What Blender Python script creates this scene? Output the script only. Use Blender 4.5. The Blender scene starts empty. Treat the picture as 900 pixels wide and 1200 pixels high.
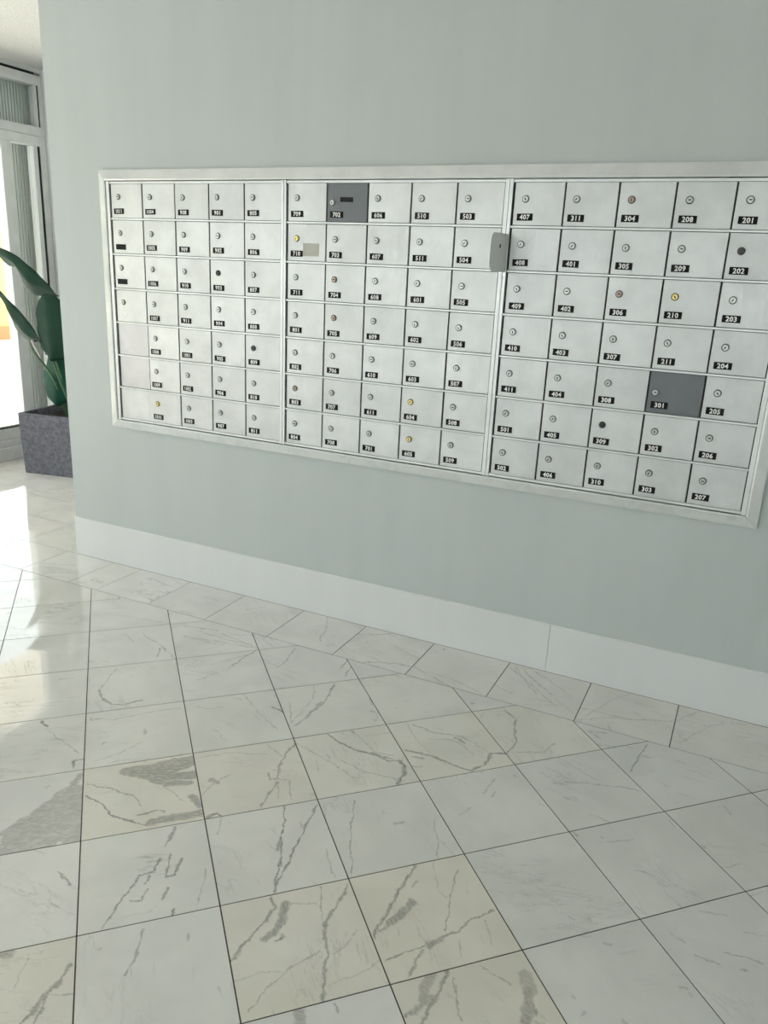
import bpy, bmesh, math, random
from mathutils import Matrix, Vector
random.seed(7)
S = bpy.context.scene
COL = S.collection

# ------------------------------------------------------------------ camera
cam_d = bpy.data.cameras.new('camera'); cam = bpy.data.objects.new('camera', cam_d); COL.objects.link(cam)
cam_d.sensor_fit = 'VERTICAL'; cam_d.sensor_height = 24.0; cam_d.lens = 915.12 / 1200 * 24.0
cam_d.clip_start = 0.05; cam_d.clip_end = 300
R = Matrix(((0.90051236, -0.16584332, 0.40196205), (0.43249001, 0.24582336, -0.86748099), (0.04505426, 0.95502192, 0.29309255)))
cam.matrix_world = Matrix.Translation((0.6981, -2.6424, 1.3951)) @ R.to_4x4()
S.camera = cam

# ------------------------------------------------------------------ sky, sun, exposure
wd = bpy.data.worlds.new('sky'); S.world = wd; wd.use_nodes = True
bg = wd.node_tree.nodes['Background']
sky = wd.node_tree.nodes.new('ShaderNodeTexSky'); sky.sky_type = 'HOSEK_WILKIE'; sky.turbidity = 5.0; sky.ground_albedo = 0.5
sky.sun_direction = Vector((-0.5, 0.2, 0.84)).normalized()
mixw = wd.node_tree.nodes.new('ShaderNodeMix'); mixw.data_type = 'RGBA'; mixw.inputs[0].default_value = 0.7
wd.node_tree.links.new(sky.outputs[0], mixw.inputs[6]); mixw.inputs[7].default_value = (0.955, 0.965, 0.985, 1)
wd.node_tree.links.new(mixw.outputs[2], bg.inputs[0]); bg.inputs[1].default_value = 6.5
sun_d = bpy.data.lights.new('sun', 'SUN'); sun = bpy.data.objects.new('sun', sun_d); COL.objects.link(sun)
sun_d.energy = 25.0; sun_d.angle = math.radians(0.6); sun_d.color = (1.0, 0.965, 0.95)
sun.rotation_euler = Vector((-0.5, 0.2, 0.84)).to_track_quat('Z', 'Y').to_euler(); sun.location = (-8, 3, 9)
S.view_settings.view_transform = 'Standard'; S.view_settings.look = 'None'
S.view_settings.exposure = -0.34; S.view_settings.gamma = 1.0; S.view_settings.use_curve_mapping = False

# ------------------------------------------------------------------ helpers
def box(bm, x0, x1, y0, y1, z0, z1, mi=0):
    vs = [bm.verts.new(p) for p in ((x0,y0,z0),(x1,y0,z0),(x1,y1,z0),(x0,y1,z0),(x0,y0,z1),(x1,y0,z1),(x1,y1,z1),(x0,y1,z1))]
    for q in ((0,3,2,1),(4,5,6,7),(0,1,5,4),(1,2,6,5),(2,3,7,6),(3,0,4,7)):
        bm.faces.new([vs[i] for i in q]).material_index = mi
def bx(*a, bevel=0, mi=0):
    bm = bmesh.new(); box(bm, *a, mi=mi)
    if bevel: bmesh.ops.bevel(bm, geom=bm.edges[:], offset=bevel, segments=1, affect='EDGES')
    return bm
def cyl(bm, c, r, y0, y1, n=16, mi=0, r2=None):
    """Disc standing out of the wall: axis along y, from y0 (back) to y1 (front)."""
    r2 = r if r2 is None else r2
    a = [bm.verts.new((c[0]+r*math.cos(2*math.pi*i/n), y0, c[1]+r*math.sin(2*math.pi*i/n))) for i in range(n)]
    b = [bm.verts.new((c[0]+r2*math.cos(2*math.pi*i/n), y1, c[1]+r2*math.sin(2*math.pi*i/n))) for i in range(n)]
    for i in range(n):
        bm.faces.new((a[i], b[i], b[(i+1)%n], a[(i+1)%n])).material_index = mi
    bm.faces.new(b[::-1]).material_index = mi
def prism(bm, pts, z0, z1, mi=0):
    a = [bm.verts.new((p[0], p[1], z0)) for p in pts]; b = [bm.verts.new((p[0], p[1], z1)) for p in pts]
    n = len(pts)
    bm.faces.new(a[::-1]).material_index = mi; bm.faces.new(b).material_index = mi
    for i in range(n): bm.faces.new((a[i], a[(i+1)%n], b[(i+1)%n], b[i])).material_index = mi
def mesh(name, bm, mats):
    bmesh.ops.recalc_face_normals(bm, faces=bm.faces[:])
    me = bpy.data.meshes.new(name); bm.to_mesh(me); bm.free()
    for m in (mats if isinstance(mats, (list, tuple)) else [mats]): me.materials.append(m)
    return me
def link(name, me, parent=None, loc=None):
    o = bpy.data.objects.new(name, me); COL.objects.link(o)
    if parent is not None: o.parent = parent
    if loc is not None: o.location = loc
    return o
def obj(name, bm, mats, parent=None, loc=None): return link(name, mesh(name, bm, mats), parent, loc)
def empty(name, loc=(0,0,0)):
    o = bpy.data.objects.new(name, None); COL.objects.link(o); o.location = loc; o.empty_display_size = 0.1; return o
def tag(o, label=None, cat=None, group=None, kind=None):
    if label: o['label'] = label
    if cat: o['category'] = cat
    if group: o['group'] = group
    if kind: o['kind'] = kind
    return o
def struct(o): o['kind'] = 'structure'; return o

# ------------------------------------------------------------------ materials
def mat(name, color=(.8,.8,.8), rough=.5, metal=0.0, spec=.5):
    m = bpy.data.materials.new(name); m.use_nodes = True
    b = m.node_tree.nodes['Principled BSDF']
    b.inputs['Base Color'].default_value = (*color, 1); b.inputs['Roughness'].default_value = rough
    b.inputs['Metallic'].default_value = metal; b.inputs['Specular IOR Level'].default_value = spec
    return m
def N(m, t, **k):
    n = m.node_tree.nodes.new(t)
    for a, v in k.items(): setattr(n, a, v)
    return n
def L(m, a, b): m.node_tree.links.new(a, b)
def math_(m, op, a, b=None, c=None, clamp=False):
    n = N(m, 'ShaderNodeMath', operation=op); n.use_clamp = clamp
    for i, v in enumerate((a, b, c)):
        if v is None: continue
        if isinstance(v, (int, float)): n.inputs[i].default_value = v
        else: L(m, v, n.inputs[i])
    return n.outputs[0]
def noise(m, vec, scale, detail=3, rough=.5, dist=0):
    n = N(m, 'ShaderNodeTexNoise'); n.inputs['Scale'].default_value = scale; n.inputs['Detail'].default_value = detail
    n.inputs['Roughness'].default_value = rough; n.inputs['Distortion'].default_value = dist
    if vec is not None: L(m, vec, n.inputs['Vector'])
    return n
def ramp(m, v, a, b, ca=0.0, cb=1.0, smooth=True):
    n = N(m, 'ShaderNodeMapRange'); n.interpolation_type = 'SMOOTHSTEP' if smooth else 'LINEAR'
    n.inputs[1].default_value = a; n.inputs[2].default_value = b; n.inputs[3].default_value = ca; n.inputs[4].default_value = cb
    L(m, v, n.inputs[0]); return n.outputs[0]
def mixc(m, f, a, b):
    n = N(m, 'ShaderNodeMix', data_type='RGBA')
    for i, v in ((0, f), (6, a), (7, b)):
        if isinstance(v, tuple): n.inputs[i].default_value = (*v, 1)
        elif isinstance(v, (int, float)): n.inputs[i].default_value = v
        else: L(m, v, n.inputs[i])
    return n.outputs[2]
def mapping(m, vec, scale=(1,1,1)):
    n = N(m, 'ShaderNodeMapping'); n.inputs['Scale'].default_value = scale; L(m, vec, n.inputs['Vector']); return n.outputs[0]
def bump(m, h, strength, dist):
    n = N(m, 'ShaderNodeBump'); n.inputs['Strength'].default_value = strength; n.inputs['Distance'].default_value = dist
    L(m, h, n.inputs['Height']); L(m, n.outputs[0], m.node_tree.nodes['Principled BSDF'].inputs['Normal'])
def pos(m): return N(m, 'ShaderNodeNewGeometry').outputs['Position']
def pb(m): return m.node_tree.nodes['Principled BSDF']

def wall_paint(name, ca, cb, rough=.55):
    m = mat(name, ca, rough, spec=.35); p = pos(m)
    n1 = noise(m, mapping(m, p, (5, 5, .6)), 1.3, 4, .6); n2 = noise(m, p, 1.1, 2)
    f = math_(m, 'ADD', math_(m, 'MULTIPLY', n1.outputs[0], .6), math_(m, 'MULTIPLY', n2.outputs[0], .4))
    L(m, mixc(m, ramp(m, f, .3, .7), ca, cb), pb(m).inputs['Base Color'])
    fine = noise(m, p, 220, 3); bump(m, fine.outputs[0], .12, .002)
    return m
M_wall = wall_paint('sage_paint', (.526, .562, .555), (.558, .594, .587))
M_white_wall = wall_paint('white_paint', (.74, .76, .75), (.78, .79, .78))
M_base = wall_paint('baseboard_white', (.725, .73, .735), (.755, .76, .763), .42)
M_ceil = mat('popcorn_ceiling', (.88, .86, .83), .9, spec=.2)
_p = pos(M_ceil); _v = N(M_ceil, 'ShaderNodeTexVoronoi'); _v.inputs['Scale'].default_value = 110; L(M_ceil, _p, _v.inputs['Vector'])
_n = noise(M_ceil, _p, 60, 4, .7)
bump(M_ceil, math_(M_ceil, 'ADD', _v.outputs['Distance'], _n.outputs[0]), .9, .008)
L(M_ceil, mixc(M_ceil, ramp(M_ceil, _n.outputs[0], .3, .7), (.86, .84, .81), (.93, .915, .895)), pb(M_ceil).inputs['Base Color'])

def aluminium(name, color, rough=.42, metal=.55, stretch=(300, 300, 6), tone=True, blotch=None):
    m = mat(name, color, rough, metal); p = pos(m)
    n = noise(m, mapping(m, p, stretch), 1.0, 3, .6); n2 = noise(m, p, 9, 3, .6)
    c = mixc(m, ramp(m, n2.outputs[0], .3, .72), tuple(v*.93 for v in color), tuple(min(1, v*1.05) for v in color))
    if tone:
        a = N(m, 'ShaderNodeAttribute', attribute_type='OBJECT', attribute_name='tone')
        h = N(m, 'ShaderNodeHueSaturation'); L(m, c, h.inputs['Color']); L(m, math_(m, 'ADD', a.outputs['Fac'], 1.0), h.inputs['Value']); c = h.outputs[0]
    if blotch:
        n3 = noise(m, p, 14, 5, .65, .6)
        c = mixc(m, ramp(m, n3.outputs[0], .46, .56), c, blotch)
        L(m, ramp(m, n3.outputs[0], .46, .56, metal, 0.0), pb(m).inputs['Metallic'])
    L(m, c, pb(m).inputs['Base Color'])
    L(m, ramp(m, n.outputs[0], .3, .7, rough-.07, rough+.08), pb(m).inputs['Roughness'])
    bump(m, n.outputs[0], .06, .0006)
    return m
M_door = aluminium('door_aluminium', (.60, .605, .60))
M_panel = aluminium('blank_aluminium', (.54, .53, .545), .42, .6)
M_frame = aluminium('frame_aluminium', (.66, .67, .665), .36, .55, tone=False)
M_trim = aluminium('trim_aluminium', (.66, .665, .655), .38, .5, (6, 300, 300), tone=False)
M_trim_p = aluminium('trim_painted_over', (.66, .67, .66), .42, .45, tone=False, blotch=(.66, .69, .68))
M_grey = aluminium('grey_door', (.155, .165, .175), .45, .35)
M_dark = mat('dark_gap', (.025, .025, .028), .7)
M_black = mat('black_plate', (.008, .008, .009), .6, spec=.2)
M_digit = mat('white_digits', (.85, .85, .83), .6)
M_lock = mat('chrome_lock', (.50, .50, .48), .32, .8)
M_lockd = mat('dark_lock', (.05, .05, .05), .35, .8)
M_brass = mat('brass_lock', (.72, .58, .22), .28, .9)
M_bronze = mat('brown_lock', (.36, .27, .22), .35, .8)
M_key = mat('keyway', (.02, .02, .02), .6)
M_sticker = mat('faded_sticker', (.52, .52, .46), .7)
M_flap = mat('grey_flap', (.84, .85, .86), .6, 0)
M_bezel = mat('shaded_bezel', (.10, .10, .095), .35, .8)  # bezel coloured dark for the ring of shading around each lock
M_wframe = aluminium('window_aluminium', (.80, .81, .805), .5, .1, tone=False)
M_wwhite = mat('white_stile', (.78, .80, .80), .45)
M_gasket = mat('black_gasket', (.012, .012, .012), .6)
M_shutter = mat('shutter_ribs', (.90, .91, .89), .6, 0)
M_shutdark = mat('shutter_recess', (.22, .23, .21), .8)
M_soffit = wall_paint('soffit_paint', (.76, .70, .62), (.80, .75, .68))
M_outwall = mat('yellow_render', (.62, .54, .22), .85)
M_cope = mat('terracotta_coping', (.50, .26, .12), .8)
M_soil = mat('soil', (.05, .04, .03), .95)
_n = noise(M_soil, pos(M_soil), 90, 4, .7); bump(M_soil, _n.outputs[0], 1, .02)
M_planter = mat('charcoal_fibre_planter', (.15, .15, .175), .75)
_n = noise(M_planter, pos(M_planter), 45, 6, .75)
L(M_planter, mixc(M_planter, ramp(M_planter, _n.outputs[0], .35, .68), (.10, .10, .125), (.20, .20, .235)), pb(M_planter).inputs['Base Color']); bump(M_planter, _n.outputs[0], .25, .003)
M_grout = mat('dark_grout', (.05, .045, .042), .8)
def leafmat(name, ca, cb):
    m = mat(name, ca, .6, spec=.15); tc = N(m, 'ShaderNodeUVMap').outputs[0]
    w = N(m, 'ShaderNodeTexWave', wave_type='BANDS', bands_direction='X'); w.inputs['Scale'].default_value = 9; w.inputs['Distortion'].default_value = 1.2
    L(m, tc, w.inputs['Vector']); L(m, mixc(m, w.outputs['Fac'], ca, cb), pb(m).inputs['Base Color']); bump(m, w.outputs['Fac'], .35, .004)
    return m
M_leaf = leafmat('dark_green_leaf', (.008, .036, .023), (.013, .052, .032))
M_leaf2 = leafmat('blue_green_leaf', (.008, .055, .040), (.014, .078, .054))
M_stem = mat('green_stem', (.07, .16, .07), .5)
M_bud = mat('dry_bract', (.45, .42, .40), .6)
def glassmat():
    m = bpy.data.materials.new('window_glass'); m.use_nodes = True; t = m.node_tree; t.nodes.clear()
    o = t.nodes.new('ShaderNodeOutputMaterial'); mx = t.nodes.new('ShaderNodeMixShader'); tr = t.nodes.new('ShaderNodeBsdfTransparent'); g = t.nodes.new('ShaderNodeBsdfGlossy')
    fr = t.nodes.new('ShaderNodeFresnel'); ge = t.nodes.new('ShaderNodeNewGeometry'); ir = t.nodes.new('ShaderNodeMapRange'); t.links.new(ge.outputs['Backfacing'], ir.inputs[0]); ir.inputs[3].default_value = 1.35; ir.inputs[4].default_value = 1/1.35; t.links.new(ir.outputs[0], fr.inputs[0]); tr.inputs[0].default_value = (.93, .96, .95, 1); g.inputs['Roughness'].default_value = .02
    t.links.new(fr.outputs[0], mx.inputs[0]); t.links.new(tr.outputs[0], mx.inputs[1]); t.links.new(g.outputs[0], mx.inputs[2]); t.links.new(mx.outputs[0], o.inputs[0]); return m
M_glass = glassmat()

# marble -------------------------------------------------------------
def seg_group():
    g = bpy.data.node_groups.new('vein_segment', 'ShaderNodeTree')
    for n in ('P', 'A', 'B'): g.interface.new_socket(n, in_out='INPUT', socket_type='NodeSocketVector')
    for n in ('W', 'S', 'Q'): g.interface.new_socket(n, in_out='INPUT', socket_type='NodeSocketFloat')
    g.interface.new_socket('F', in_out='OUTPUT', socket_type='NodeSocketFloat')
    i = g.nodes.new('NodeGroupInput'); o = g.nodes.new('NodeGroupOutput'); l = g.links.new
    def vm(op, a, b):
        n = g.nodes.new('ShaderNodeVectorMath'); n.operation = op; l(a, n.inputs[0])
        if b is not None: l(b, n.inputs[3 if op == 'SCALE' else 1])
        return n.outputs['Value'] if op in ('DOT_PRODUCT', 'LENGTH') else n.outputs[0]
    def sm(op, a, b, clamp=False):
        n = g.nodes.new('ShaderNodeMath'); n.operation = op; n.use_clamp = clamp; l(a, n.inputs[0])
        if isinstance(b, float): n.inputs[1].default_value = b
        else: l(b, n.inputs[1])
        return n.outputs[0]
    pa = vm('SUBTRACT', i.outputs[0], i.outputs[1]); ba = vm('SUBTRACT', i.outputs[2], i.outputs[1])
    h = sm('DIVIDE', vm('DOT_PRODUCT', pa, ba), vm('DOT_PRODUCT', ba, ba), True)
    d = sm('MULTIPLY', vm('LENGTH', vm('SUBTRACT', pa, vm('SCALE', ba, h)), None), i.outputs[5])
    mr = g.nodes.new('ShaderNodeMapRange'); mr.interpolation_type = 'SMOOTHSTEP'
    l(d, mr.inputs[0]); l(sm('MAXIMUM', sm('MULTIPLY', i.outputs[3], 0.05), sm('SUBTRACT', i.outputs[3], .006)), mr.inputs[1]); l(sm('MINIMUM', sm('MULTIPLY', i.outputs[3], 1.5), sm('ADD', i.outputs[3], .0025)), mr.inputs[2]); l(i.outputs[4], mr.inputs[3]); mr.inputs[4].default_value = 0
    l(mr.outputs[0], o.inputs[0]); return g
SEG = seg_group()
def marble(name, segs=()):
    m = mat(name, (.7,.7,.7), .07, spec=.55); P = pos(m)
    def at(k): return N(m, 'ShaderNodeAttribute', attribute_type='OBJECT', attribute_name=k).outputs['Fac']
    seed = at('seed'); cream = at('cream'); vein = at('vein')
    add = N(m, 'ShaderNodeVectorMath', operation='ADD'); L(m, P, add.inputs[0])
    cb = N(m, 'ShaderNodeCombineXYZ'); L(m, math_(m, 'MULTIPLY', seed, 3.7), cb.inputs[0]); L(m, math_(m, 'MULTIPLY', seed, -5.3), cb.inputs[1]); L(m, seed, cb.inputs[2])
    L(m, cb.outputs[0], add.inputs[1])
    rot = N(m, 'ShaderNodeVectorRotate', rotation_type='Z_AXIS'); L(m, add.outputs[0], rot.inputs['Vector']); L(m, math_(m, 'MULTIPLY', math_(m, 'SINE', math_(m, 'MULTIPLY', seed, 12.9)), .8), rot.inputs['Angle'])
    V = rot.outputs[0]
    cloud = noise(m, V, 5, 4, .55, .4)
    base = mixc(m, ramp(m, cloud.outputs[0], .3, .72), (.72, .715, .69), (.81, .80, .77))
    crm = mixc(m, ramp(m, cloud.outputs[0], .25, .75), (.73, .70, .615), (.82, .79, .70))
    base = mixc(m, math_(m, 'MULTIPLY', cream, ramp(m, noise(m, V, 3.1, 2).outputs[0], .2, .6, .6, 1)), base, crm)
    st = noise(m, mapping(m, V, (2.2, 9, 1)), 1.6, 6, .62, .8)
    ridge = ramp(m, math_(m, 'ABSOLUTE', math_(m, 'SUBTRACT', st.outputs[0], .5)), .0, .02, 1, 0)
    mask = ramp(m, noise(m, V, 4.5, 2).outputs[0], .5, .66)
    f = math_(m, 'MULTIPLY', math_(m, 'MULTIPLY', ridge, mask), vein)
    col = mixc(m, math_(m, 'MULTIPLY', f, .7), base, (.30, .31, .29))
    fs = noise(m, mapping(m, V, (6, 26, 1)), 2.2, 4, .6, .5)
    fm = math_(m, 'MULTIPLY', ramp(m, fs.outputs[0], .60, .72), ramp(m, noise(m, V, 6.5, 2).outputs[0], .48, .66))
    col = mixc(m, math_(m, 'MULTIPLY', fm, .55), col, (.42, .43, .40))
    if segs:
        d1 = N(m, 'ShaderNodeVectorMath', operation='SUBTRACT'); L(m, noise(m, P, 26, 4, .6).outputs['Color'], d1.inputs[0]); d1.inputs[1].default_value = (.5, .5, .5)
        d2 = N(m, 'ShaderNodeVectorMath', operation='MULTIPLY'); L(m, d1.outputs[0], d2.inputs[0]); d2.inputs[1].default_value = (.026, .026, 0)
        d3 = N(m, 'ShaderNodeVectorMath', operation='SUBTRACT'); L(m, noise(m, P, 150, 2, .6).outputs['Color'], d3.inputs[0]); d3.inputs[1].default_value = (.5, .5, .5)
        d4 = N(m, 'ShaderNodeVectorMath', operation='MULTIPLY'); L(m, d3.outputs[0], d4.inputs[0]); d4.inputs[1].default_value = (.006, .006, 0)
        a1 = N(m, 'ShaderNodeVectorMath', operation='ADD'); L(m, P, a1.inputs[0]); L(m, d2.outputs[0], a1.inputs[1])
        a2 = N(m, 'ShaderNodeVectorMath', operation='ADD'); L(m, a1.outputs[0], a2.inputs[0]); L(m, d4.outputs[0], a2.inputs[1])
        fl = N(m, 'ShaderNodeVectorMath', operation='MULTIPLY'); L(m, a2.outputs[0], fl.inputs[0]); fl.inputs[1].default_value = (1, 1, 0)
        qn = ramp(m, noise(m, P, 38, 3, .6).outputs[0], .32, .66, 2.0, .68)
        acc = None
        for (w, s, ax, ay, qx, qy) in segs:
            g = N(m, 'ShaderNodeGroup'); g.node_tree = SEG; L(m, fl.outputs[0], g.inputs[0])
            g.inputs[1].default_value = (ax, ay, 0); g.inputs[2].default_value = (qx, qy, 0); g.inputs[3].default_value = w; g.inputs[4].default_value = s
            if w < .0085: L(m, qn, g.inputs[5])
            else: g.inputs[5].default_value = 1.0
            acc = g.outputs[0] if acc is None else math_(m, 'MAXIMUM', acc, g.outputs[0])
        grain = noise(m, mapping(m, V, (1, 3, 1)), 60, 5, .7)
        acc = math_(m, 'MULTIPLY', acc, ramp(m, grain.outputs[0], .32, .62, .5, 1.0))
        col = mixc(m, acc, col, (.20, .20, .178))
    L(m, col, pb(m).inputs['Base Color']); pb(m).inputs['IOR'].default_value = 1.56
    rn = noise(m, P, 7, 3)
    L(m, ramp(m, rn.outputs[0], .3, .7, .02, .045), pb(m).inputs['Roughness'])
    return m
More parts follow.
